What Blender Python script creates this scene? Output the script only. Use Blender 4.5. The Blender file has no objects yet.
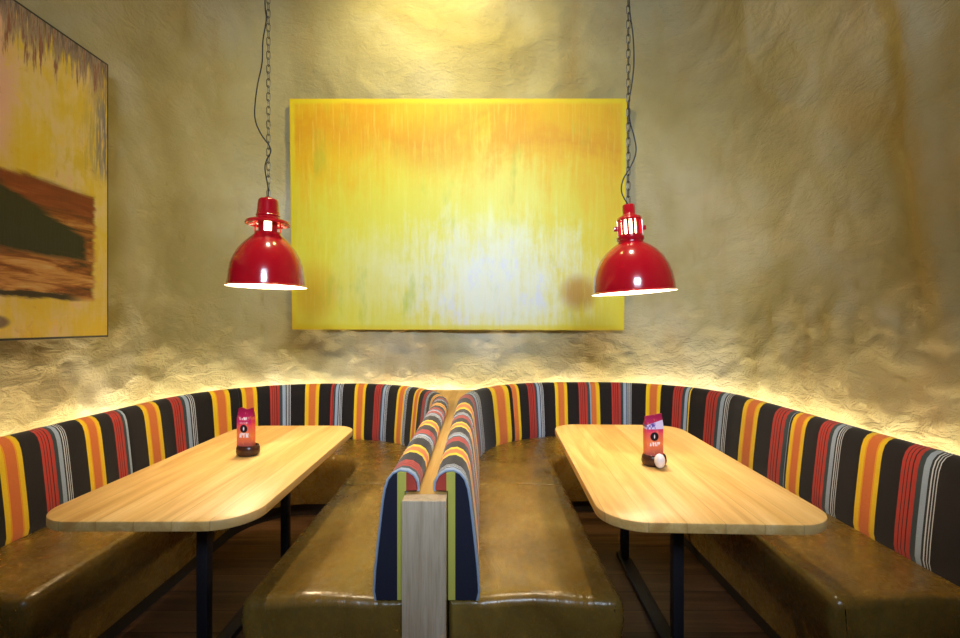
import bpy, bmesh, math, random
from mathutils import Vector, Matrix, noise
random.seed(7)
S = bpy.context.scene
COL = S.collection
F = 470.0; CX = 480.0; CY = 323.0; EYE = 1.37

# ------------------------------------------------------------------ helpers
def new_obj(name, bm, mat, parent=None, smooth=True, loc=None):
    me = bpy.data.meshes.new(name)
    bm.normal_update()
    bm.to_mesh(me); bm.free()
    o = bpy.data.objects.new(name, me); COL.objects.link(o)
    for m in (mat if isinstance(mat, (list, tuple)) else [mat]):
        me.materials.append(m)
    if smooth:
        for p in me.polygons: p.use_smooth = True
        try: me.set_sharp_from_angle(angle=math.radians(38))
        except Exception: pass
    if parent: o.parent = parent
    if loc: o.location = loc
    return o

def thing(name, label, cat, loc=(0,0,0), rotz=0, group=None):
    o = bpy.data.objects.new(name, None); COL.objects.link(o)
    o.empty_display_size = .1
    o.location = loc; o.rotation_euler = (0,0,rotz)
    o['label'] = label; o['category'] = cat
    if group: o['group'] = group
    return o

def tag(o, label, cat, group=None):
    o['label'] = label; o['category'] = cat
    if group: o['group'] = group
    return o

def box(bm, x0,x1,y0,y1,z0,z1, bev=0):
    r = bmesh.ops.create_cube(bm, size=1)
    vs = r['verts']
    for v in vs:
        v.co = Vector((x0+(v.co.x+.5)*(x1-x0), y0+(v.co.y+.5)*(y1-y0), z0+(v.co.z+.5)*(z1-z0)))
    if bev:
        es = list({e for v in vs for e in v.link_edges})
        bmesh.ops.bevel(bm, geom=es, offset=bev, segments=2, affect='EDGES', profile=.5)

def boxbm(*a, **k):
    bm = bmesh.new(); box(bm, *a, **k); return bm

def tube(bm, pts, r, n=8, closed=False):
    pts = [Vector(p) for p in pts]; N = len(pts); rings = []
    up = None
    for i, p in enumerate(pts):
        if closed: t = (pts[(i+1)%N]-pts[i-1]).normalized()
        else: t = (pts[min(i+1,N-1)]-pts[max(i-1,0)]).normalized()
        if up is None:
            up = Vector((0,0,1)) if abs(t.z) < .9 else Vector((0,1,0))
        a = t.cross(up).normalized(); b = a.cross(t).normalized(); up = b
        rings.append([bm.verts.new(p + a*math.cos(2*math.pi*k/n)*r + b*math.sin(2*math.pi*k/n)*r) for k in range(n)])
    M = N if closed else N-1
    for i in range(M):
        A = rings[i]; B = rings[(i+1)%N]
        for k in range(n):
            bm.faces.new((A[k], A[(k+1)%n], B[(k+1)%n], B[k]))
    if not closed:
        bm.faces.new(list(reversed(rings[0]))); bm.faces.new(rings[-1])
    bmesh.ops.recalc_face_normals(bm, faces=bm.faces)

def lathe(bm, prof, n=64, a0=0, a1=2*math.pi):
    """prof: list of (r,z); closed solid profile handled by caller"""
    full = abs((a1-a0)-2*math.pi) < 1e-6
    cnt = n if full else n+1
    rings = []
    for k in range(cnt):
        a = a0+(a1-a0)*k/n
        rings.append([bm.verts.new((r*math.cos(a), r*math.sin(a), z)) for r, z in prof])
    for k in range(n):
        A = rings[k]; B = rings[(k+1)%cnt]
        for i in range(len(prof)-1):
            try: bm.faces.new((A[i], B[i], B[i+1], A[i+1]))
            except ValueError: pass
    bmesh.ops.remove_doubles(bm, verts=bm.verts, dist=1e-5)
    bmesh.ops.recalc_face_normals(bm, faces=bm.faces)

def catmull(pts, sub=8):
    P = [Vector(p) for p in pts]; out = []
    for i in range(len(P)-1):
        p0 = P[max(i-1,0)]; p1 = P[i]; p2 = P[i+1]; p3 = P[min(i+2,len(P)-1)]
        for k in range(sub):
            t = k/sub
            out.append(.5*((2*p1)+(-p0+p2)*t+(2*p0-5*p1+4*p2-p3)*t*t+(-p0+3*p1-3*p2+p3)*t**3))
    out.append(P[-1]); return out

def prism(bm, poly, z0, z1, bev=0):
    n = len(poly)
    A = [bm.verts.new((x,y,z0)) for x,y in poly]; B = [bm.verts.new((x,y,z1)) for x,y in poly]
    f0 = bm.faces.new(list(reversed(A))); f1 = bm.faces.new(B)
    for i in range(n): bm.faces.new((A[i],A[(i+1)%n],B[(i+1)%n],B[i]))
    bmesh.ops.recalc_face_normals(bm, faces=bm.faces)
    if bev:
        es = [e for e in bm.edges if abs(e.verts[0].co.z-e.verts[1].co.z) < 1e-6]
        bmesh.ops.bevel(bm, geom=es, offset=bev, segments=2, affect='EDGES', profile=.5)

# ------------------------------------------------------------------ material helpers
class NT:
    def __init__(s, name):
        s.m = bpy.data.materials.new(name); s.m.use_nodes = True
        s.t = s.m.node_tree; s.t.nodes.clear()
        s.out = s.n('ShaderNodeOutputMaterial'); s.b = s.n('ShaderNodeBsdfPrincipled')
        s.t.links.new(s.b.outputs[0], s.out.inputs[0])
    def n(s, ty, **k):
        x = s.t.nodes.new(ty)
        for a, v in k.items(): setattr(x, a, v)
        return x
    def set(s, inp, v):
        if isinstance(v, bpy.types.NodeSocket): s.t.links.new(v, inp)
        elif v is not None:
            if isinstance(v, (tuple,list)) and len(v)==3 and inp.type=='RGBA': v = (*v,1)
            inp.default_value = v
    def P(s, **k):
        for a, v in k.items(): s.set(s.b.inputs[a.replace('_',' ')], v)
        return s
    def coord(s, kind='Object'): return s.n('ShaderNodeTexCoord').outputs[kind]
    def map(s, v, scale=(1,1,1), rot=(0,0,0), loc=(0,0,0)):
        m = s.n('ShaderNodeMapping'); s.set(m.inputs[0], v)
        m.inputs['Scale'].default_value = scale; m.inputs['Rotation'].default_value = rot; m.inputs['Location'].default_value = loc
        return m.outputs[0]
    def noise(s, v, scale=5, detail=4, rough=.5, dist=0, color=False):
        x = s.n('ShaderNodeTexNoise'); s.set(x.inputs['Vector'], v)
        x.inputs['Scale'].default_value = scale; x.inputs['Detail'].default_value = detail
        x.inputs['Roughness'].default_value = rough; x.inputs['Distortion'].default_value = dist
        return x.outputs['Color' if color else 'Fac']
    def voro(s, v, scale=5, feature='F1', out='Distance'):
        x = s.n('ShaderNodeTexVoronoi', feature=feature); s.set(x.inputs['Vector'], v); x.inputs['Scale'].default_value = scale
        return x.outputs[out]
    def math(s, op, a, b=None, c=None):
        x = s.n('ShaderNodeMath', operation=op); s.set(x.inputs[0], a)
        if b is not None: s.set(x.inputs[1], b)
        if c is not None: s.set(x.inputs[2], c)
        return x.outputs[0]
    def ss(s, v, a, b, o0=0., o1=1.):
        x = s.n('ShaderNodeMapRange', interpolation_type='SMOOTHSTEP'); s.set(x.inputs[0], v)
        for i, q in enumerate((a,b,o0,o1)): x.inputs[i+1].default_value = q
        return x.outputs[0]
    def mix(s, f, a, b, mode='MIX'):
        x = s.n('ShaderNodeMix', data_type='RGBA', blend_type=mode); s.set(x.inputs[0], f); s.set(x.inputs[6], a); s.set(x.inputs[7], b)
        return x.outputs[2]
    def sep(s, v):
        x = s.n('ShaderNodeSeparateXYZ'); s.set(x.inputs[0], v); return x.outputs
    def comb(s, a, b, c):
        x = s.n('ShaderNodeCombineXYZ'); s.set(x.inputs[0], a); s.set(x.inputs[1], b); s.set(x.inputs[2], c); return x.outputs[0]
    def ramp(s, v, stops, interp='LINEAR'):
        x = s.n('ShaderNodeValToRGB'); s.set(x.inputs[0], v); cr = x.color_ramp; cr.interpolation = interp
        while len(cr.elements) > 1: cr.elements.remove(cr.elements[-1])
        cr.elements[0].position = stops[0][0]; cr.elements[0].color = (*stops[0][1],1)
        for p, c in stops[1:]:
            e = cr.elements.new(p); e.color = (*c,1)
        return x.outputs[0]
    def bump(s, h, strength=.3, dist=.01, prev=None):
        x = s.n('ShaderNodeBump'); s.set(x.inputs['Height'], h); x.inputs['Strength'].default_value = strength; x.inputs['Distance'].default_value = dist
        if prev: s.set(x.inputs['Normal'], prev)
        return x.outputs[0]

def lin(r,g,b):
    f = lambda c: (c/255/12.92) if c/255 <= .04045 else ((c/255+.055)/1.055)**2.4
    return (f(r),f(g),f(b))

def simple(name, col, rough=.5, metal=0, **k):
    t = NT(name); t.P(Base_Color=col, Roughness=rough, Metallic=metal, **k); return t.m

# wall plaster
def mat_wall():
    t = NT('plaster'); c = t.coord()
    big = t.noise(c, .9, 3, .55, .6)
    mid = t.noise(t.map(c,(1,1,.6),(0,.5,0)), 2.6, 6, .62, .8)
    col = t.ramp(big, [(.32, lin(154,142,98)), (.5, lin(172,162,124)), (.68, lin(188,182,158))])
    col = t.mix(t.ss(mid,.5,.8,0,.35), col, lin(150,134,88))
    stain = t.noise(t.map(c,(1.5,1.5,.5)), 1.1, 4, .6, .5)
    col = t.mix(t.math('MULTIPLY', t.ss(stain,.5,.75), .4), col, lin(160,122,56))
    fine = t.noise(c, 34, 5, .65, .3); m2 = t.noise(t.map(c,(1,1,1.9),(0,.35,.2)), 7, 6, .6, 1.2)
    crk = t.math('MULTIPLY', m2, t.ss(t.noise(c,1.6,2),.35,.6,.25,1)); z_ = t.sep(c)[2]
    crk = t.math('MULTIPLY', crk, t.ss(z_,1.0,1.6,1.7,.5)); n = t.bump(crk, .6, .04); n = t.bump(t.noise(t.map(c,(1,1,1.6),(.3,.4,.2)),15,6,.68,.8), .45, .016, n); n = t.bump(fine, .6, .007, n)
    t.P(Base_Color=col, Roughness=.62, Normal=n); t.b.inputs['Specular IOR Level'].default_value = .35
    return t.m

def mat_stripes():
    t = NT('striped_fabric'); uv = t.coord('UV'); x = t.sep(uv)[0]
    fr = t.math('FRACT', x)
    K = lin(26,22,25); Yl = lin(232,196,34); O = lin(206,112,58); R = lin(170,56,48); D = lin(38,44,50); G = lin(150,168,196); W = lin(205,212,226); RD = lin(62,20,24); T = lin(52,66,74)
    st = [(0,Yl),(.05,lin(228,160,36)),(.066,O),(.168,lin(228,160,36)),(.184,Yl),(.234,K),(.437,R),(.468,RD),(.474,R),(.500,RD),(.507,R),(.535,RD),(.543,R),(.583,T),(.630,G),(.682,D),(.703,W),(.711,D),(.727,W),(.735,D),(.752,W),(.760,K)]
    col = t.ramp(fr, st, 'CONSTANT')
    nz = t.noise(t.map(uv,(30,900,1)), 1, 3, .6)
    col = t.mix(t.ss(nz,.3,.8,0,.22), col, (0,0,0))
    weave = t.noise(t.map(t.coord(),(1,1,1)), 420, 2, .5)
    t.P(Base_Color=col, Roughness=.85, Normal=t.bump(weave,.25,.002)); t.b.inputs['Specular IOR Level'].default_value = .2
    t.b.inputs['Sheen Weight'].default_value = .15
    return t.m

def mat_leather():
    t = NT('leather'); c = t.coord()
    m = t.noise(c, 3.2, 5, .6, .4); g = t.noise(c, 26, 5, .7, .6); sp = t.noise(c, 90, 3, .7)
    col = t.ramp(m, [(.3, lin(98,74,28)), (.52, lin(124,96,40)), (.72, lin(146,120,58))])
    col = t.mix(t.ss(g,.45,.75,0,.55), col, lin(92,80,46))
    col = t.mix(t.ss(sp,.56,.75,0,.3), col, lin(156,138,96))
    wr = t.noise(t.map(c,(3,.8,1),(0,0,.5)), 4, 4, .55, 1.5)
    n = t.bump(wr, .25, .02); n = t.bump(t.noise(c,9,3,.5), .22, .012, n)
    t.P(Base_Color=col, Roughness=t.ss(g,.3,.8,.22,.38), Normal=n)
    t.b.inputs['Specular IOR Level'].default_value = .55
    return t.m

def mat_wood(name, dark, mid, light, axis='y', board=.11, rough=.38, seam=.5, ringscale=1.0):
    t = NT(name); c = t.coord(); x, y, z = t.sep(c)[:]
    a, b = (x, y) if axis == 'y' else (y, x)
    idx = t.math('FLOOR', t.math('DIVIDE', a, board))
    wn = t.n('ShaderNodeTexWhiteNoise', noise_dimensions='1D'); t.set(wn.inputs['W'], idx); rnd = wn.outputs['Value']
    bb = t.math('ADD', t.math('MULTIPLY', b, 1.0), t.math('MULTIPLY', rnd, 17.0))
    v = t.comb(t.math('MULTIPLY', a, 16*ringscale), t.math('MULTIPLY', bb, 1.1), t.math('ADD', t.math('MULTIPLY', z, 16), t.math('MULTIPLY', rnd, 9)))
    g = t.noise(v, 1.0, 5, .55, 1.1)
    v2 = t.comb(t.math('MULTIPLY', a, 160), t.math('MULTIPLY', bb, 5), t.math('MULTIPLY', z, 90))
    g2 = t.noise(v2, 1.0, 3, .6)
    col = t.ramp(g, [(.3, dark), (.5, mid), (.7, light)])
    col = t.mix(t.ss(g2,.35,.7,0,.3), col, dark)
    col = t.mix(t.math('MULTIPLY', rnd, .45), col, light)
    fr = t.math('FRACT', t.math('DIVIDE', a, board))
    edge = t.math('LESS_THAN', t.math('ABSOLUTE', t.math('SUBTRACT', fr, .5)), .5-.004/board*.5*1.0)
    e2 = t.math('MULTIPLY', t.math('SUBTRACT', 1.0, edge), seam)
    col = t.mix(e2, col, tuple(q*.25 for q in dark))
    t.P(Base_Color=col, Roughness=rough, Normal=t.bump(g2,.12,.002)); t.b.inputs['Specular IOR Level'].default_value = .4
    return t.m, t, col

def mat_table():
    m, t, col = mat_wood('oak', lin(188,140,74), lin(216,174,104), lin(232,198,136), 'y', .118, .42, .25, .8)
    c = t.coord()
    kn = t.voro(t.map(c,(2.6,1.1,0),(0,0,0),(.37,.2,0)), 1.0)
    t.set(t.b.inputs['Base Color'], t.mix(t.ss(kn,.0,.06,.75,0), col, lin(110,62,24)))
    return m

M = {}
M['wall'] = mat_wall(); M['stripe'] = mat_stripes(); M['leather'] = mat_leather(); M['oak'] = mat_table()
M['ledgewood'] = mat_wood('light_oak', lin(168,124,62), lin(196,152,84), lin(214,174,106), 'y', .5, .45, 0)[0]
def mat_post():
    t = NT('pale_oak'); c = t.coord()
    g = t.noise(t.map(c,(26,26,1.6)), 1, 5, .6, .6); g2 = t.noise(t.map(c,(200,200,9)), 1, 3, .6)
    col = t.ramp(g, [(.3,lin(176,154,128)),(.5,lin(196,176,150)),(.7,lin(208,190,166))])
    col = t.mix(t.ss(g2,.4,.75,0,.35), col, lin(140,112,80))
    t.P(Base_Color=col, Roughness=.5, Normal=t.bump(g2,.1,.002)); return t.m
M['post'] = mat_post()
M['floor'] = mat_wood('dark_floor_boards', lin(44,28,18), lin(82,56,38), lin(120,86,58), 'x', .16, .4, .9)[0]
M['steel'] = simple('dark_steel', lin(52,52,60), .42, .6)
M['piping'] = simple('pale_piping', lin(150,166,190), .8)
M['black'] = simple('black_rubber', (.012,.012,.014), .5)
M['plinth'] = simple('dark_plinth', (.02,.015,.012), .7)
M['chain'] = simple('dark_chain', (.07,.065,.055), .4, .8)
M['enamel'] = simple('red_enamel', lin(160,10,26), .16, 0, Coat_Weight=.6, Coat_Roughness=.06)
M['white_enamel'] = simple('white_enamel', (.82,.8,.76), .35)
M['ceil'] = simple('ceiling_plaster', lin(190,175,125), .8)
M['black_edge'] = simple('black_frame', (.01,.01,.012), .5)

def emis(name, col, st):
    t = NT(name); t.P(Base_Color=(0,0,0), Roughness=.5); t.set(t.b.inputs['Emission Color'], col); t.b.inputs['Emission Strength'].default_value = st
    return t.m
M['led'] = emis('led_tape_glow', (1.0,.87,.54), 30)
M['bulb'] = emis('bulb_glow', (1.0,.70,.40), 14)

# ------------------------------------------------------------------ paths
class Path:
    """front-left end -> back -> front-right end; inward normal is on the right of travel"""
    def __init__(s, x0, x1, y0, yb, r1, r2):
        s.x0,s.x1,s.y0,s.yb,s.r1,s.r2 = x0,x1,y0,yb,r1,r2
        s.a = yb-r1-y0; s.b = s.a+r1*math.pi/2; s.c = s.b+(x1-r2)-(x0+r1); s.d = s.c+r2*math.pi/2; s.L = s.d+(yb-r2-y0)
    def at(s, t):
        if t <= s.a: return s.x0, s.y0+t, 1, 0
        if t <= s.b:
            q = (t-s.a)/s.r1; return s.x0+s.r1-s.r1*math.cos(q), s.yb-s.r1+s.r1*math.sin(q), math.cos(q), -math.sin(q)
        if t <= s.c: return s.x0+s.r1+(t-s.b), s.yb, 0, -1
        if t <= s.d:
            q = (t-s.c)/s.r2; return s.x1-s.r2+s.r2*math.sin(q), s.yb-s.r2+s.r2*math.cos(q), -math.sin(q), -math.cos(q)
        return s.x1, s.yb-s.r2-(t-s.d), -1, 0
    def pt(s, t, u, z=0):
        x,y,nx,ny = s.at(t); return Vector((x+nx*u, y+ny*u, z))
    def s_of_px(s, px, lo, hi, u=.085):
        best = None
        for i in range(2001):
            t = lo+(hi-lo)*i/2000; p = s.pt(t,u); e = abs(CX+F*p.x/p.y-px)
            if best is None or e < best[0]: best = (e,t)
        return best[1]

Y0 = 1.58
PR = Path(-.110, 1.79, Y0, 3.94, .80, .80)
PL = Path(-2.085, -.249, Y0, 3.85, .88, .80)

def offset_poly(prof, d):
    n = len(prof); out = []
    area = sum(prof[i][0]*prof[(i+1)%n][1]-prof[(i+1)%n][0]*prof[i][1] for i in range(n))
    sg = 1 if area > 0 else -1
    for i in range(n):
        p0 = Vector(prof[i-1]); p1 = Vector(prof[i]); p2 = Vector(prof[(i+1)%n])
        e1 = (p1-p0).normalized(); e2 = (p2-p1).normalized()
        nrm = Vector((-(e1.y+e2.y), e1.x+e2.x))
        if nrm.length < 1e-6: nrm = Vector((-e1.y, e1.x))
        nrm.normalize(); out.append(p1+nrm*sg*d)
    return out

def sweep(bm, path, s0, s1, prof, step=.03, rnd=.006, rn=3, uvf=None, cap_front=True, wob=None, rnd0=None, rnd1=None):
    """sweep closed profile (u,z); ends rounded by insetting"""
    r0 = rnd if rnd0 is None else rnd0; r1 = rnd if rnd1 is None else rnd1
    st = []
    for k in range(rn+1):
        q = math.pi/2*k/rn; st.append((s0+r0*(1-math.cos(math.pi/2-q)) if False else s0+r0*(1-math.cos(q)), r0*(1-math.sin(q))))
    nn = max(2,int((s1-s0-r0-r1)/step))
    for k in range(1,nn): st.append((s0+r0+(s1-s0-r0-r1)*k/nn, 0))
    for k in range(rn+1):
        q = math.pi/2*(1-k/rn); st.append((s1-r1*(1-math.cos(q)), r1*(1-math.sin(q))))
    uvl = bm.loops.layers.uv.verify(); rings = []
    for s, ins in st:
        pr = offset_poly(prof, ins) if ins > 1e-6 else prof
        ring = []
        for (u,z) in pr:
            w = wob(s,u,z) if wob else 0
            p = path.pt(s,u,z); p.z += w; ring.append(bm.verts.new(p))
        rings.append(ring)
    n = len(prof)
    for i in range(len(rings)-1):
        for k in range(n):
            A,B = rings[i],rings[i+1]
            f = bm.faces.new((A[k],A[(k+1)%n],B[(k+1)%n],B[k]))
            if uvf:
                for l, (ss, kk) in zip(f.loops, ((st[i][0],k),(st[i][0],k+1),(st[i+1][0],k+1),(st[i+1][0],k))):
                    l[uvl].uv = (uvf(ss), kk/n)
    for ring, si in ((rings[0], st[0][0]), (rings[-1], st[-1][0])):
        f = bm.faces.new(ring)
        if uvf:
            for l in f.loops: l[uvl].uv = (uvf(si), 0)
    bmesh.ops.recalc_face_normals(bm, faces=bm.faces)

# backrest cross-section
PAD0 = [(0,.44),(.112,.44),(.119,.47),(.114,.54),(.105,.62),(.095,.70),(.086,.77),(.078,.81),(.066,.842),(.048,.862),(.022,.873),(-.006,.870),(-.028,.856),(-.040,.835),(-.043,.812),(-.041,.803),(-.02,.801),(-.001,.801)]
PAD = [(u*.90 if u > 0 else u, z+.004*(z > .8)) for u,z in PAD0]
PER = .49

def seat_prof(D):
    pts = [(.002,.09),(.002,.435)]
    pts += [(.12+ (D-.12-.05)*k/5, .437+.014*math.sin(math.pi*min(1,(k+.6)/5.2))) for k in range(6)]
    for k in range(1,6):
        q = math.pi/2*k/5; pts.append((D-.045+.045*math.sin(q), .398+.045*math.cos(q)))
    pts += [(D+.004,.36),(D-.002,.31),(D-.014,.25),(D-.028,.18),(D-.036,.09)]
    return pts

def banquette(name, label, path, D, panels, seams, arm_end, endside):
    root = thing(name, label, 'banquette', (path.x0 if endside=='x' else (path.x0+path.x1)/2, (Y0+path.yb)/2, 0))
    inv = Matrix.Translation(-Vector(root.location))
    def fin(nm, bm, mat):
        bmesh.ops.transform(bm, matrix=inv, verts=bm.verts); return new_obj(nm, bm, mat, root)
    # seat cushions
    pf = seat_prof(D)
    cuts = [0]+seams+[path.L]
    for i in range(3):
        bm = bmesh.new()
        r0 = .036 if i == 0 else .010; r1 = .036 if i == 2 else .010
        def wob(s,u,z):
            if z < .4 or u < .05: return 0
            return .005*noise.noise(Vector((s*3.1,u*5,2.3*i)))+.003*noise.noise(Vector((s*11,u*13,i)))
        sweep(bm, path, cuts[i], cuts[i+1], pf, .03, rnd0=r0, rnd1=r1, rn=5, wob=wob)
        fin('seat_cushion', bm, M['leather'])
    # base plinth
    bm = bmesh.new(); sweep(bm, path, .04, path.L-.04, [(.03,0),(.03,.092),(D-.07,.092),(D-.07,0)], .05)
    fin('base', bm, M['plinth'])
    # striped backrest panels
    for (sa, sb, (sr0,p0), (sr1,p1)) in panels:
        bm = bmesh.new()
        sweep(bm, path, sa, sb, PAD, .025, rnd=.005, uvf=lambda s: (s-sr0)/(sr1-sr0)*(p1-p0)+p0+50)
        fin('backrest_panel', bm, M['stripe'])
    # end panels at both front ends
    for sgn, s in ((1,0.0),(-1,path.L)):
        bm = bmesh.new()
        uvl = bm.loops.layers.uv.verify()
        poly = offset_poly(PAD, .003)
        a = [bm.verts.new(path.pt(s, u, z)-Vector((0,.001,0))) for u,z in poly]
        b = [bm.verts.new(path.pt(s, u, z)-Vector((0,.010,0))) for u,z in offset_poly(PAD,.006)]
        n = len(poly)
        for k in range(n): bm.faces.new((a[k],a[(k+1)%n],b[(k+1)%n],b[k]))
        bm.faces.new(b); bm.faces.new(a)
        bmesh.ops.recalc_face_normals(bm, faces=bm.faces)
        for f in bm.faces:
            for l in f.loops:
                p = l.vert.co; x,y,nx,ny = path.at(s)
                l[uvl].uv = ((p.x-x)*nx, p.z)
        ep = fin('end_panel', bm, M['endpanel'])
        bm = bmesh.new()
        tube(bm, [path.pt(s,u,z)-Vector((0,.004,0)) for u,z in PAD[1:-2]], .0045, 6)
        fin('piping', bm, M['piping']).parent = ep
    return root

def mat_end():
    t = NT('end_panel_fabric'); x = t.sep(t.coord('UV'))[0]
    u = t.math('MULTIPLY', t.math('ADD', x, .05), 5.0)
    col = t.ramp(u, [(0,lin(180,66,52)),(.235,lin(196,190,84)),(.385,lin(24,26,46))], 'CONSTANT')
    w = t.noise(t.coord(), 420, 2)
    t.P(Base_Color=col, Roughness=.9, Normal=t.bump(w,.25,.002)); return t.m
M['endpanel'] = mat_end()

# --- right booth stripe layout, measured on the photograph
def ax(px): return PR.s_of_px(px, PR.a-.2, PR.L)
def armR(Y): return Y-Y0
sR1 = armR(2.69); sR2 = ax(513.7); sR3 = ax(591.4); sR4 = ax(687.5); sR5 = ax(787)
panR = [(0, sR1, (armR(1.76),0), (armR(2.238),1)), (sR1, sR2, (sR1+.012,0), (ax(494),1)), (sR2, sR3, (ax(529),-.563), (ax(555.5),0)),
        (sR3, sR4, (ax(611.7),-.563), (ax(645.6),0)), (sR4, sR5, (ax(704.7),-.563), (ax(741),0)), (sR5, PR.L, (ax(789),0), (ax(858.2),1))]
def al(px): return PL.s_of_px(px, 0, PL.d)
def armL(Y): return PL.L-(Y-Y0)
l1, l2, l3, l4, l5 = al(130), al(240), al(333.3), al(403), armL(2.65)
panL = [(0, l1, (al(1.3),-1), (al(87.4),0)), (l1, l2, (al(146.4),0), (al(213.4),1)), (l2, l3, (al(242.7),0), (al(305),1)),
        (l3, l4, (al(354),0), (al(382),.638)), (l4, l5, (al(403.5),.66), (al(412),1)), (l5, PL.L, (armL(1.911),0), (armL(1.70),.437))]
print('SEAMS', [round(v,3) for v in (sR1,sR2,sR3,sR4,sR5,PR.L)], [round(v,3) for v in (l1,l2,l3,l4,l5,PL.L)])
banquette('banquette', 'right U-shaped banquette with striped backrest and olive brown leather seat', PR, .60, panR, [armR(2.71), PR.L-1.16], 0, 'c')
banquette('banquette', 'left U-shaped banquette with striped backrest and olive brown leather seat', PL, .562, panL, [1.16, armL(2.71)], 0, 'c')

# ------------------------------------------------------------------ partition between the booths
pt_ = thing('booth_partition', 'pale oak partition post and ledge standing between the two banquettes', 'partition', (-.183,1.51,0))
def rel(bm, root): bmesh.ops.transform(bm, matrix=Matrix.Translation(-Vector(root.location)), verts=bm.verts); return bm
new_obj('post', rel(boxbm(-.2505,-.1095,1.505,1.567,0,.7995,bev=.002), pt_), M['post'], pt_)
poly = [(-.2485,1.5675)]
for k in range(25):
    s = PL.L-(PL.L-PL.c)*k/24.0
    if k and PL.at(s)[1] > 1.6: poly.append(tuple(PL.pt(s,-.0015)[:2]))
xl = PL.pt(PL.c,0).x; xr = PR.pt(PR.b,0).x
polyL = [(-.2485,1.5675)]+[tuple(PL.pt(PL.d-(PL.d-PL.c)*k/20,-.0015)[:2]) for k in range(21)]
polyR = [tuple(PR.pt(PR.b-(PR.b-PR.a)*k/20,-.0015)[:2]) for k in range(21)]+[(-.1105,1.5675)]
poly = polyL+[(xl,4.02),(xr,4.02)]+polyR
bm = bmesh.new(); prism(bm, poly, .745, .7995, .002); new_obj('ledge', rel(bm, pt_), M['ledgewood'], pt_)
bm = bmesh.new(); prism(bm, [(-.24,1.566),(-.24,3.0),(-.125,3.0),(-.125,1.566)], 0, .744); new_obj('panel', rel(bm, pt_), M['ledgewood'], pt_)

# ------------------------------------------------------------------ room shell
def vault(z, s_frac=0):
    return -(.035*max(0,z-1.6)**2 + .02*max(0,z-2.9)**3)
WP = Path(-2.30, 2.03, -2.2, 4.15, .74, .92)
def wall_piece(name, sa, sb, step):
    bm = bmesh.new(); ns = int((sb-sa)/step); zs = []
    z = -.02
    while z < 4.62: zs.append(z); z += (.028 if .7 < z < 4.3 else .1)
    grid = []
    for i in range(ns+1):
        s = sa+(sb-sa)*i/ns; row = []
        for z in zs:
            x,y,nx,ny = WP.at(s)
            q = Vector((x*1.0,y,z))
            d = .07*noise.noise(Vector((x*.9+z*.45,y*.9,z*.9-x*.4))+Vector((3,1,7)))
            d += .020*noise.noise(Vector((x*2.6+y,y*2.6,z*4.2)))
            r1 = 1-abs(noise.noise(Vector((x*3.3+z*1.6,y*3.3,z*3.4-x*1.2))))*2.2
            d += .012*max(0,r1)**3
            lowm = 1 if z < 1.35 else max(0,1-(z-1.35)/.5)
            d += lowm*(.028*noise.noise(q*7)+.016*noise.noise(Vector((x*14,y*14,z*24)))) + .003*noise.noise(q*16)
            rr = 1-abs(noise.noise(Vector((x*.8+z*.9,y*1.1,z*.7-x*.9))+Vector((5,2,9))))*3.0
            d += .02*max(0,rr)**2
            if x > 1.3 and z > 1.1: d += .045*math.exp(-((y-2.02-.12*(z-1.4))/.07)**2)*min(1,(z-1.1)/.4)
            # fold where the vault turns at the far right side
            fade = min(1,max(0,(z-.6)/.5)) if z < 1.1 else 1
            d *= .35+.65*fade
            if z > 1.15 and -1.9 < x < 1.5 and y > 3: d = min(d,.025)
            if z > 1.1 and x < -2 and y < 2.9: d = min(d,.03)
            d = max(-.07, min(.075, d))
            u = -vault(z)+d
            row.append(bm.verts.new((x+nx*u,y+ny*u,z)))
        grid.append(row)
    for i in range(ns):
        for k in range(len(zs)-1):
            bm.faces.new((grid[i][k],grid[i+1][k],grid[i+1][k+1],grid[i][k+1]))
    bmesh.ops.reverse_faces(bm, faces=bm.faces) if False else None
    o = new_obj(name, bm, M['wall']); o['kind'] = 'structure'
    for p in o.data.polygons: p.use_smooth = True
    return o
m1 = WP.a+WP.r1*math.pi/4; m2 = WP.c+WP.r2*math.pi/4
wall_piece('wall_left', 0, m1, .03); wall_piece('wall_back', m1, m2, .028); wall_piece('wall_right', m2, WP.L, .03)
def struct(o): o['kind'] = 'structure'; return o
struct(new_obj('floor', boxbm(-3.2,3.2,-2.4,4.7,-.08,0), M['floor'], smooth=False))
struct(new_obj('ceiling', boxbm(-3.2,3.2,-2.4,4.7,4.55,4.65), M['ceil'], smooth=False))

# cove batten behind the backrests carrying the LED tape
def cove(name, lo, hi, z0, z1, mat, sa, sb):
    bm = bmesh.new(); sweep(bm, WP, sa, sb, [(lo,z0),(lo,z1),(hi,z1),(hi,z0)], .04, rnd=.001); return new_obj(name, bm, mat)
sA = 1.64+2.2; sB = WP.L-sA
struct(cove('trim_1', .045, .085, .60, .735, M['ledgewood'], sA, sB))
tag(cove('led_strip', .05, .08, .736, .748, M['led'], sA+.01, sB-.01), 'warm LED light strip tucked behind the striped backrests along the wall', 'light strip')

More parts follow.
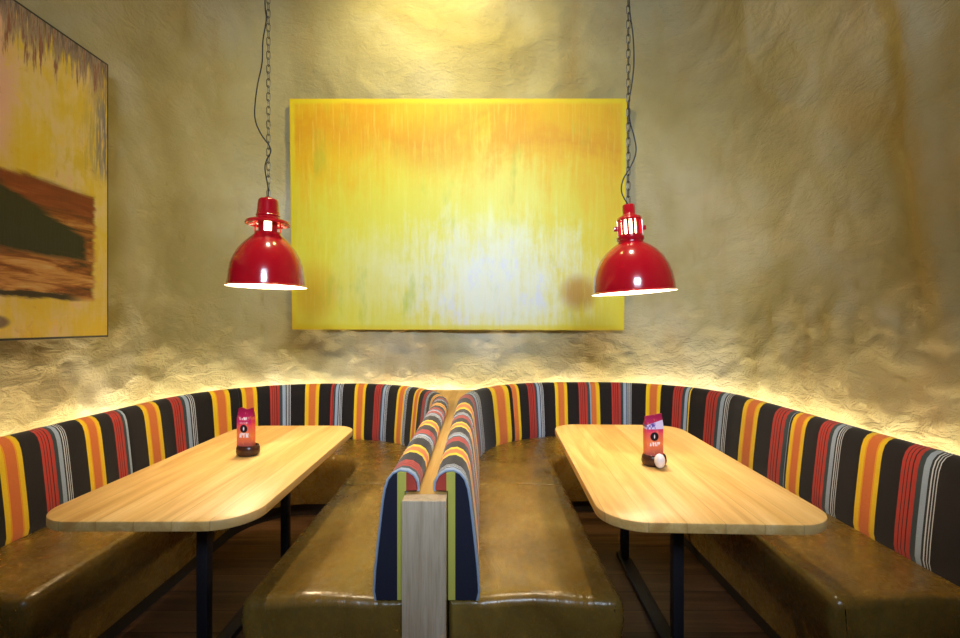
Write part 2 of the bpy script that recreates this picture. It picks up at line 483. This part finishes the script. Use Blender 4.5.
# ------------------------------------------------------------------ tables
def rrect(w, l, r, n=10):
    pts = []
    for cx, cy, a in ((w/2-r,l/2-r,0),(-w/2+r,l/2-r,90),(-w/2+r,-l/2+r,180),(w/2-r,-l/2+r,270)):
        for k in range(n+1):
            q = math.radians(a+90*k/n); pts.append((cx+r*math.cos(q), cy+r*math.sin(q)))
    return pts
def table(label, cx, cy, W, L, rz, legs):
    t = thing('table', label, 'table', (cx,cy,0), rz, 'oak tables in the booths')
    bm = bmesh.new(); prism(bm, rrect(W,L,.145), .717, .75, .004); new_obj('tabletop', bm, M['oak'], t)
    c, s = math.cos(-rz), math.sin(-rz)
    loc = [(c*(x-cx)-s*(y-cy), s*(x-cx)+c*(y-cy)) for x,y in legs]
    for (x,y) in loc:
        lg = new_obj('leg', boxbm(x-.021,x+.021,y-.021,y+.021,.03,.711,bev=.003), M['steel'], t)
        new_obj('mounting_plate', boxbm(x-.16,x+.16,y-.05,y+.05,.711,.7168), M['steel'], lg)
    (xa,ya),(xb,yb) = loc
    xm = (xa+xb)/2
    bm = boxbm(xm-.032,xm+.032,min(ya,yb)-.10,max(ya,yb)+.06,0,.03,bev=.003); new_obj('foot_bar', bm, M['steel'], t)
    return t
table('left oak table with rounded corners standing square on dark steel legs', -1.086, 2.155, .705, 1.375, math.radians(.3), [(-1.09,1.86),(-1.10,2.66)])
table('right oak table with rounded corners on dark steel legs, set at a slight angle', (.788), 2.16, .745, 1.42, math.radians(-2.26), [(.80,1.91),(.83,2.70)])

# ------------------------------------------------------------------ pendant lamps
def place_px(px, py, Y): return Vector(((px-CX)/F*Y, Y, EYE-(py-CY)/F*Y))
def chain_bm(z0, z1, L=.046, w=.010, r=.0019):
    bm = bmesh.new(); z = z0; i = 0
    while z < z1:
        pts = []
        for k in range(14):
            q = 2*math.pi*k/14
            x = w*math.cos(q)*.9; zz = (L/2-w)*(1 if math.sin(q) >= 0 else -1)+w*math.sin(q)
            pts.append((x,0,z+L/2+zz) if i%2 == 0 else (0,x,z+L/2+zz))
        tube(bm, pts, r, 5, closed=True); z += L-2.4*r*2; i += 1
    return bm
def lamp(name, label, px, rimpy, Y, tilt, style, cable):
    base = place_px(px, rimpy, Y)
    t = thing(name, label, 'lamp', base, 0, 'red pendant lamps'); t.rotation_euler = (0,0,0)
    k = 1/5.31*Y/F; RF = .90 if style == 1 else .96
    T = Matrix.Rotation(math.radians(-tilt),4,'Y')
    def part(nm, bm, mat, parent=t):
        for v in bm.verts: v.co.x *= RF; v.co.y *= RF
        bmesh.ops.transform(bm, matrix=T, verts=bm.verts); return new_obj(nm, bm, mat, parent)
    if style == 1:
        out = [(222,-4),(222,0),(214,6),(210,30),(206,70),(198,110),(184,148),(160,190),(128,225),(98,252),(78,268),(72,275),(72,284)]
    else:
        out = [(227,-4),(227,0),(219,6),(217,40),(208,90),(192,135),(168,178),(136,215),(104,240),(78,256),(68,262),(68,276)]
    outer = [(r*k,z*k) for r,z in out]
    inner = [(max(r-3.2/5.31*5.31*.9,1)*k,z*k) for r,z in out]
    bm = bmesh.new(); lathe(bm, outer+[inner[-1]], 72); part('lamp_shade', bm, M['enamel'])
    inn2 = [((r-3.0)*k,z*k) for r,z in out]
    bm = bmesh.new(); lathe(bm, [outer[0]]+inn2, 72)
    # reflector faces inwards, thin shell inside the enamel
    part('reflector', bm, M['white_enamel'])
    if style == 1:
        for j in range(6):   # neck pillars between the square openings
            a = 2*math.pi*j/6+math.radians(24)
            bm = bmesh.new(); lathe(bm, [(66*k,282*k),(72*k,282*k),(72*k,336*k),(66*k,336*k),(66*k,282*k)], 6, a-.24, a+.24)
            bmesh.ops.holes_fill(bm, edges=bm.edges); part('neck_bar', bm, M['enamel'])
        bm = bmesh.new(); lathe(bm, [(58*k,334*k),(74*k,334*k),(82*k,338*k),(108*k,332*k),(122*k,324*k),(125*k,328*k),(118*k,342*k),(88*k,354*k),(68*k,358*k),(64*k,366*k),(68*k,372*k),(64*k,378*k),(62*k,380*k),(20*k,380*k)], 48); part('brim', bm, M['enamel'])
        bm = bmesh.new(); lathe(bm, [(0,379*k),(64*k,379*k),(60*k,400*k),(57*k,440*k),(55*k,452*k),(48*k,460*k),(22*k,463*k),(20*k,470*k),(0,470*k)], 40); part('cap', bm, M['enamel'])
        top = 470*k
        bz = 190
        for a in (2.6,): pass
    else:
        bm = bmesh.new(); lathe(bm, [(56*k,270*k),(70*k,270*k),(74*k,276*k),(74*k,290*k),(66*k,294*k),(66*k,302*k),(56*k,302*k)], 48); part('collar', bm, M['enamel'])
        for j in range(14):
            a = 2*math.pi*(j+.5)/14
            bm = bmesh.new(); box(bm, 54*k,66*k,-6.5*k,6.5*k,300*k,380*k)
            bmesh.ops.rotate(bm, verts=bm.verts, cent=(0,0,0), matrix=Matrix.Rotation(a,3,'Z')); part('neck_bar', bm, M['enamel'])
        bm = bmesh.new(); lathe(bm, [(40*k,378*k),(66*k,378*k),(68*k,384*k),(62*k,396*k),(38*k,408*k),(34*k,414*k),(34*k,458*k),(30*k,464*k),(12*k,466*k),(0,466*k)], 48); part('cap', bm, M['enamel'])
        for sx in (-1,1):
            bm = bmesh.new(); box(bm, *(sorted((sx*64*k, sx*88*k))), -10*k,10*k, 326*k,350*k, bev=3*k); part('lug', bm, M['enamel'])
        top = 466*k; bz = 180
    BT = 146 if style == 1 else 192
    # bulb with its socket
    bm = bmesh.new(); lathe(bm, [(0,(bz-70)*k),(26*k,(bz-62)*k),(44*k,(bz-36)*k),(48*k,(bz-8)*k),(46*k,(bz+30)*k),(44*k,(bz+80)*k),(44*k,(bz+BT)*k),(0,(bz+BT+2)*k)], 28); bl = part('bulb', bm, M['bulb'])
    bm = bmesh.new(); lathe(bm, [(0,(bz+BT+3)*k),(30*k,(bz+BT+3)*k),(30*k,(bz+BT+28)*k),(0,(bz+BT+28)*k)], 20); part('socket', bm, M['white_enamel'], bl)
    pz = T @ Vector((0,0,top))
    bm = chain_bm(pz.z-.004, 4.50-base.z)
    bmesh.ops.translate(bm, verts=bm.verts, vec=(pz.x,0,0)); new_obj('chain', bm, M['chain'], t)
    pts = [place_px(x,y,Y-.012)-base for x,y in cable]
    pts = [Vector((pts[0].x,pts[0].y,4.50-base.z))]+pts+[Vector((pz.x,-.004,pz.z-.004))]
    bm = bmesh.new(); tube(bm, catmull(pts,8), .0034, 6); new_obj('cable', bm, M['black'], t)
    bm = bmesh.new(); lathe(bm, [(0,4.545-base.z),(.05,4.545-base.z),(.05,4.52-base.z),(.02,4.49-base.z),(0,4.49-base.z)], 24)
    bmesh.ops.translate(bm, verts=bm.verts, vec=(pz.x,0,0)); new_obj('ceiling_rose', bm, M['black'], t)
    L = bpy.data.lights.new('bulb_light','POINT'); L.energy = 30; L.color = (1,.76,.48); L.shadow_soft_size = .03
    lo = bpy.data.objects.new('bulb_light', L); COL.objects.link(lo); lo.parent = t; lo.location = (0,0,(bz-95)*k)
    return t
lamp('pendant_lamp', 'red pendant lamp with wide brim and square neck openings above left table', 267, 286, 2.5, -.9, 1,
     [(265,-60),(265,3),(266.3,19),(262.9,41),(262,63),(257,88),(254.7,116),(260.4,133),(270.7,149),(266.6,160),(265.0,169),(268,188)])
lamp('pendant_lamp', 'red pendant lamp with glowing ribbed neck and side lugs above right table', 633.5, 292, 2.36, 3.4, 2,
     [(629,-60),(629.3,3),(633,35),(634,62),(632,83),(629,103),(630,121),(634.5,138),(636,152),(631,166),(623.4,179),(621.4,190),(624,198)])

# ------------------------------------------------------------------ paintings
def mat_yellow():
    t = NT('yellow_abstract_paint'); c = t.coord('UV'); x, y, _ = t.sep(c)[:]
    streak = t.noise(t.map(c,(46,2.6,1)), 1, 6, .7, .3); cloud = t.noise(t.map(c,(3.6,2.6,1)), 1, 6, .65, .4); c2 = t.noise(t.map(c,(10,5,1),(0,0,0),(4,2,0)), 1, 6, .7, .3)
    def off(v, n, a): return t.math('ADD', v, t.math('MULTIPLY', t.math('SUBTRACT', n, .5), a))
    def ell(bx,by,sx,sy):
        dx = t.math('DIVIDE', t.math('SUBTRACT', x, bx), sx); dy = t.math('DIVIDE', t.math('SUBTRACT', y, by), sy)
        return t.math('SQRT', t.math('ADD', t.math('MULTIPLY', dx, dx), t.math('MULTIPLY', dy, dy)))
    yy = off(off(y,cloud,.9),streak,.35)
    col = t.ramp(yy, [(.0,lin(212,206,70)),(.3,lin(210,196,44)),(.5,lin(212,190,22)),(.7,lin(214,174,6)),(.86,lin(206,152,2)),(1.0,lin(210,168,10))])
    lime = off(off(ell(.45,.42,.55,.42),c2,1.1),streak,.8); col = t.mix(t.ss(lime,.35,1.1,.7,0), col, lin(206,210,70))
    pale = off(off(ell(.60,.22,.36,.34),c2,1.2),streak,1.3); col = t.mix(t.ss(pale,.15,1.05,.9,0), col, lin(214,220,214))
    pale = off(off(ell(.27,.22,.16,.28),c2,1.5),streak,1.2); col = t.mix(t.ss(pale,.1,1.1,.55,0), col, lin(216,218,160))
    pale = off(off(ell(.62,.60,.22,.22),c2,1.5),streak,1.2); col = t.mix(t.ss(pale,.1,1.1,.4,0), col, lin(214,222,120))
    viol = t.noise(t.map(c,(22,6,1),(0,0,0),(9,4,0)), 1, 5, .7); core = t.ss(ell(.60,.20,.30,.30),.4,1.1,1,0)
    col = t.mix(t.math('MULTIPLY', core, t.ss(viol,.5,.66,0,.7)), col, lin(200,206,234))
    for (bx,by,sx,sy,cc,st) in ((.862,.165,.055,.075,lin(170,124,4),.9),(.07,.17,.07,.12,lin(200,152,4),.6),(.42,.80,.12,.12,lin(190,142,4),.4),(.15,.86,.14,.10,lin(204,150,6),.4)):
        dx = t.math('DIVIDE', t.math('SUBTRACT', x, bx), sx); dy = t.math('DIVIDE', t.math('SUBTRACT', y, by), sy)
        r = t.math('ADD', t.math('ADD', t.math('MULTIPLY', dx, dx), t.math('MULTIPLY', dy, dy)), t.math('MULTIPLY', t.math('SUBTRACT', streak,.5), .8))
        col = t.mix(t.ss(r,.0,1.7,st,0), col, cc)
    fs = t.noise(t.map(c,(120,4,1)), 1, 4, .7)
    col = t.mix(t.ss(fs,.5,.72,0,.28), col, lin(222,218,110))
    grn = t.noise(t.map(c,(16,3,1),(0,0,0),(7,1,0)), 1, 4, .6)
    col = t.mix(t.ss(grn,.56,.75,0,.45), col, lin(150,176,50))
    ed = t.math('MINIMUM', t.math('MINIMUM', t.math('MULTIPLY', x, 1.45), t.math('MULTIPLY', t.math('SUBTRACT', 1.0, x), 1.45)), t.math('MINIMUM', y, t.math('SUBTRACT', 1.0, y)))
    ed = t.math('ADD', ed, t.math('MULTIPLY', t.math('SUBTRACT', c2, .5), .02))
    col = t.mix(t.ss(ed,.012,.03,.75,0), col, lin(210,196,24))
    col = t.mix(t.ss(ed,-.002,.008,.5,0), col, lin(214,150,30))
    t.P(Base_Color=col, Roughness=.5, Normal=t.bump(streak,.15,.004)); return t.m
def mat_abs():
    # coordinates are metres on the canvas: x = distance from the far (right) edge, y = height above the bottom edge
    t = NT('brown_yellow_abstract_paint'); c = t.coord('UV'); x, y, _ = t.sep(c)[:]
    st = t.noise(t.map(c,(34,3.2,1)), 1, 5, .7); st2 = t.noise(t.map(c,(90,6,1)), 1, 3, .6); cl = t.noise(t.map(c,(5,4,1)), 1, 5, .6, .4)
    hz = t.noise(t.map(c,(3,22,1),(0,0,.12)), 1, 5, .65, .6)
    col = t.ramp(t.math('ADD', t.math('MULTIPLY', cl, .7), t.math('MULTIPLY', st, .3)), [(.3,lin(232,190,30)),(.45,lin(230,198,70)),(.55,lin(232,204,132)),(.66,lin(236,190,150))])
    mauve = t.ramp(st, [(.36,lin(48,38,44)),(.46,lin(110,92,98)),(.54,lin(160,140,122)),(.62,lin(140,78,62)),(.72,lin(190,120,90))])
    def off(v, n, a): return t.math('ADD', v, t.math('MULTIPLY', t.math('SUBTRACT', n, .5), a))
    col = t.mix(t.math('MULTIPLY', t.ss(off(x,cl,.2),.5,.62), t.ss(y,.75,.95)), col, lin(236,186,156))
    pt = t.noise(t.map(c,(12,9,1),(0,0,.2),(3,5,0)), 1, 5, .7, .5)
    col = t.mix(t.ss(pt,.56,.7,0,.7), col, lin(240,204,60)); col = t.mix(t.ss(pt,.28,.42,.5,0), col, lin(206,150,90))
    # mauve drips along the top
    col = t.mix(t.ss(off(y,st,.9),1.36,1.5), col, mauve)
    # grey streaks at the right edge
    m = t.math('MULTIPLY', t.ss(off(x,st,.22),.0,.20,1,0), t.math('MULTIPLY', t.ss(y,.85,.98), t.ss(off(y,st,.5),1.32,1.5,1,0)))
    m = t.math('MULTIPLY', m, t.ss(st2,.38,.52))
    col = t.mix(m, col, lin(122,118,128))
    # brown block
    xe = off(x,hz,.10); ye = off(y,hz,.06)
    blk = t.math('MULTIPLY', t.ss(xe,.085,.12), t.math('MULTIPLY', t.ss(ye,.19,.22), t.ss(ye,.76,.80,1,0)))
    brown = t.ramp(t.math('ADD', hz, t.math('MULTIPLY', t.math('SUBTRACT', y,.5), -.3)), [(.35,lin(60,24,12)),(.5,lin(150,78,28)),(.62,lin(206,142,72)),(.72,lin(214,170,110))])
    col = t.mix(blk, col, brown)
    red = t.math('MULTIPLY', blk, t.ss(ye,.58,.70)); col = t.mix(t.math('MULTIPLY', red, .8), col, lin(136,40,18))
    # dark mass sloping down to the right, streak below
    slope = t.math('ADD', ye, t.math('MULTIPLY', t.math('SUBTRACT', .62, x), .38))
    dk = t.math('MULTIPLY', t.ss(off(x,hz,.14),.14,.18), t.math('MULTIPLY', t.ss(off(y,hz,.14),.40,.44), t.ss(slope,.70,.74,1,0)))
    col = t.mix(dk, col, lin(26,14,12))
    dk2 = t.math('MULTIPLY', t.ss(xe,.14,.3), t.math('MULTIPLY', t.ss(ye,.195,.21), t.ss(ye,.225,.24,1,0)))
    col = t.mix(dk2, col, lin(44,20,14))
    dx = t.math('DIVIDE', t.math('SUBTRACT', x, .66), .09); dy = t.math('DIVIDE', t.math('SUBTRACT', y, .085), .035)
    r = t.math('ADD', t.math('MULTIPLY', dx, dx), t.math('MULTIPLY', dy, dy)); col = t.mix(t.ss(r,.5,1.3,.85,0), col, lin(96,64,74))
    t.P(Base_Color=col, Roughness=.45, Normal=t.bump(t.math('ADD', st, hz),.3,.006)); return t.m

def canvas(root, w, h, d, mat, edge_mat, uvfun, g=.004):
    """canvas plane facing -Y locally, hung at root with lower-left corner at origin"""
    bm = boxbm(0,w,.0,d,0,h,bev=.003); new_obj('stretcher_frame', bm, edge_mat, root)
    bm = bmesh.new(); uvl = bm.loops.layers.uv.verify()
    vs = [bm.verts.new(p) for p in ((g,-.001,g),(w-g,-.001,g),(w-g,-.001,h-g),(g,-.001,h-g),(g,.0005,g),(w-g,.0005,g),(w-g,.0005,h-g),(g,.0005,h-g))]
    for q in ((0,1,2,3),(7,6,5,4),(0,4,5,1),(1,5,6,2),(2,6,7,3),(3,7,4,0)):
        f = bm.faces.new([vs[i] for i in q])
        for l in f.loops: l[uvl].uv = uvfun(l.vert.co.x, l.vert.co.z)
    new_obj('canvas', bm, mat, root, smooth=False)
Yb, Yt = 4.055, 3.985
pl = place_px(292, 329.5, Yb); pr = place_px(623.5, 328.5, Yb); ptp = place_px(623.5, 97.5, Yt)
W = pr.x-pl.x; H = math.hypot(ptp.z-pr.z, Yt-Yb)
pa = thing('painting', 'large yellow abstract painting hung on the back wall between lamps', 'painting', (pl.x,Yb,pl.z))
pa.rotation_euler = (math.atan2(Yb-Yt, ptp.z-pr.z), math.radians(.15), math.radians(-.4))
canvas(pa, W, H, .032, mat_yellow(), simple('yellow_edge', lin(200,176,30), .6), lambda x,z: (x/W, z/H))
PXW = -2.15
e = place_px(108.5, 337, 470*2.15/371.5)
b2 = thing('painting', 'unframed brown, black and yellow abstract painting with a dark edge on left wall', 'painting', (PXW, e.y-1.25, e.z))
b2.rotation_euler = (0,0,math.radians(90))
Hh = (337-64.5)/F*e.y
canvas(b2, 1.25, Hh, .035, mat_abs(), M['black_edge'], lambda x,z: (1.25-x, z), .011)

# ------------------------------------------------------------------ packets and holders on the tables
def mat_packet(kind):
    t = NT('printed_card_%d'%kind); c = t.coord('UV'); x, y, _ = t.sep(c)[:]
    col = t.ramp(y, [(0,lin(214,60,96)),(.2,lin(236,110,84)),(.42,lin(240,128,70)),(.62,lin(236,84,92)),(.70,lin(206,28,104)),(1,lin(150,14,62))])
    n = t.noise(t.map(c,(5,7,1)), 1, 2); col = t.mix(t.ss(n,.55,.75,0,.6), col, lin(250,170,90))
    white = lin(245,235,240)
    def rows(col, y0, y1, f, thr, seed):
        g = t.noise(t.map(c,(f,f*.55,1),(0,0,0),(seed,seed,0)), 1, 2, .5)
        m = t.math('MULTIPLY', t.math('MULTIPLY', t.ss(y,y0,y0+.015), t.ss(y,y1-.015,y1,1,0)), t.ss(g,thr,thr+.05))
        m = t.math('MULTIPLY', m, t.math('MULTIPLY', t.ss(x,.16,.2), t.ss(x,.78,.84,1,0)))
        return t.mix(m, col, white)
    if kind == 1:
        col = rows(col,.74,.82,15,.46,2); col = rows(col,.66,.71,22,.5,6); col = rows(col,.34,.46,13,.44,9)
    else:
        band = t.math('MULTIPLY', t.ss(y,.70,.71), t.ss(t.math('SUBTRACT', y, t.math('MULTIPLY', x, .1)),.79,.80,1,0)); col = t.mix(band, col, lin(222,206,236))
        g = t.noise(t.map(c,(18,12,1)), 1, 2); mm = t.math('MULTIPLY', band, t.math('MULTIPLY', t.ss(g,.48,.52), t.ss(x,.5,.55,1,0))); col = t.mix(mm, col, lin(96,70,160))
        col = rows(col,.34,.44,14,.46,4)
    dx = t.math('MULTIPLY', t.math('SUBTRACT', x, .47), .38); dy = t.math('SUBTRACT', y, .55)
    r = t.math('SQRT', t.math('ADD', t.math('MULTIPLY', dx, dx), t.math('MULTIPLY', dy, dy)))
    col = t.mix(t.ss(r,.088,.096,1,0), col, lin(12,8,20))
    dx = t.math('MULTIPLY', t.math('SUBTRACT', x, .47), .9 if kind == 1 else 1.3); r = t.math('SQRT', t.math('ADD', t.math('MULTIPLY', dx, dx), t.math('MULTIPLY', dy, dy)))
    col = t.mix(t.ss(r,.04,.047,1,0), col, white)
    t.P(Base_Color=col, Roughness=.35); return t.m
def packet(label, loc, rz, w, h, kind):
    bm = bmesh.new(); uvl = bm.loops.layers.uv.verify(); d = .018
    # folded carton: a body with a pinched, slanting top
    prof = [(-d,0),(-d,h*.80),(-d*.25,h*.93),(-.002,h),(.002,h),(d*.25,h*.93),(d,h*.80),(d,0)]
    rows = []
    for i in range(9):
        xx = -w/2+w*i/8
        rows.append([bm.verts.new((xx, yy*(1-.12*abs(i-4)/4), zz+(.012*(i/8-.5) if zz > h*.9 and kind == 2 else .004*math.sin(i) if zz > h*.9 else 0))) for yy,zz in prof])
    n = len(prof)
    for i in range(8):
        for k in range(n): bm.faces.new((rows[i][k],rows[i+1][k],rows[i+1][(k+1)%n],rows[i][(k+1)%n]))
    bm.faces.new(rows[0]); bm.faces.new(rows[-1]); bmesh.ops.recalc_face_normals(bm, faces=bm.faces)
    for f in bm.faces:
        for l in f.loops: l[uvl].uv = (l.vert.co.x/w+.5, l.vert.co.z/h)
    o = new_obj('packet', bm, mat_packet(kind)); o.location = loc; o.rotation_euler = (0,0,rz); tag(o, label, 'packet', 'printed packets on the tables'); return o
M['brown_gloss'] = simple('dark_brown_ceramic', lin(66,38,26), .22)
def holder(label, loc, rz):
    bm = bmesh.new()   # shallow oval dish-like block with a slot for the packet
    prof = [(0,0),(.052,0),(.061,.008),(.065,.022),(.062,.038),(.056,.048),(.054,.049),(.052,.046),(.051,.012),(0,.012)]
    lathe(bm, prof, 40)
    for v in bm.verts: v.co.x *= .84; v.co.y *= .68
    o = new_obj('packet_holder', bm, M['brown_gloss']); o.location = loc; o.rotation_euler = (0,0,rz); tag(o, label, 'holder', 'brown packet holders'); return o
def onT(px, py): 
    Y = (EYE-.75)*F/(py-CY); return Vector(((px-CX)/F*Y, Y, .7505))
p = onT(246,455); holder('dark brown oval holder on left table around the packet', p+Vector((.010,0,0)), 0); packet('pink and orange printed packet with black badge on left table', p+Vector((-.002,.006,.0125)), math.radians(-4), .073, .205, 1)
p = onT(654,465); holder('dark brown oval holder on right table around the packet', p, 0); packet('pink packet with pale lilac band and black badge on right table', p+Vector((0,.010,.0125)), math.radians(6), .077, .205, 2)
bm = bmesh.new(); bmesh.ops.create_uvsphere(bm, u_segments=24, v_segments=16, radius=.022)
for v in bm.verts: v.co.z *= 1.42*(1+.12*(-v.co.z/.03)*.5)
eg = new_obj('pebble', bm, simple('white_glaze', (.8,.78,.82), .25)); eg.location = p+Vector((.002,-.060,.036)); tag(eg, 'white egg-shaped piece leaning at the front of the right packet holder', 'ornament')

# ------------------------------------------------------------------ lights
def area(name, loc, target, size, energy, col, sy=None):
    L = bpy.data.lights.new(name,'AREA'); L.energy = energy; L.color = col; L.size = size
    if sy: L.shape = 'RECTANGLE'; L.size_y = sy
    o = bpy.data.objects.new(name, L); COL.objects.link(o); o.location = loc
    o.rotation_euler = (Vector(target)-Vector(loc)).to_track_quat('-Z','Y').to_euler(); return o
def spot(name, loc, target, energy, col, ang, blend=.6, r=.04):
    L = bpy.data.lights.new(name,'SPOT'); L.energy = energy; L.color = col; L.spot_size = math.radians(ang); L.spot_blend = blend; L.shadow_soft_size = r
    o = bpy.data.objects.new(name, L); COL.objects.link(o); o.location = loc
    o.rotation_euler = (Vector(target)-Vector(loc)).to_track_quat('-Z','Y').to_euler(); return o
area('window_daylight', (.2,-1.95,2.9), (0,4,2.1), 1.2, 42, (.64,.80,1.0), .6).data.spread = math.radians(70)
spot('wall_washer', (-.35,2.7,4.4), (-.35,4.2,2.8), 190, (1.0,.82,.25), 122, 1.0, .12)
spot('downlight_left', (-.80,2.0,4.4), (-.62,2.1,0), 270, (1.0,.84,.58), 36, .9, .05)
spot('downlight_right', (.52,2.0,4.4), (.36,2.1,0), 270, (1.0,.84,.58), 36, .9, .05)

W_ = bpy.data.worlds.new('room_world'); S.world = W_; W_.use_nodes = True
bg = W_.node_tree.nodes['Background']; bg.inputs[0].default_value = (.75,.82,1,1); bg.inputs[1].default_value = .05

# ------------------------------------------------------------------ camera
cam = bpy.data.cameras.new('camera'); co = bpy.data.objects.new('camera', cam); COL.objects.link(co)
cam.sensor_width = 36; cam.sensor_fit = 'HORIZONTAL'; cam.lens = 36*F/960
co.location = (0,0,EYE); co.rotation_euler = (math.pi/2,0,0)
cam.shift_y = -(CY-319)/960*-1.0
cam.clip_start = .02
S.camera = co
S.view_settings.view_transform = 'Standard'; S.view_settings.look = 'None'; S.view_settings.exposure = 0.2; S.view_settings.gamma = 1
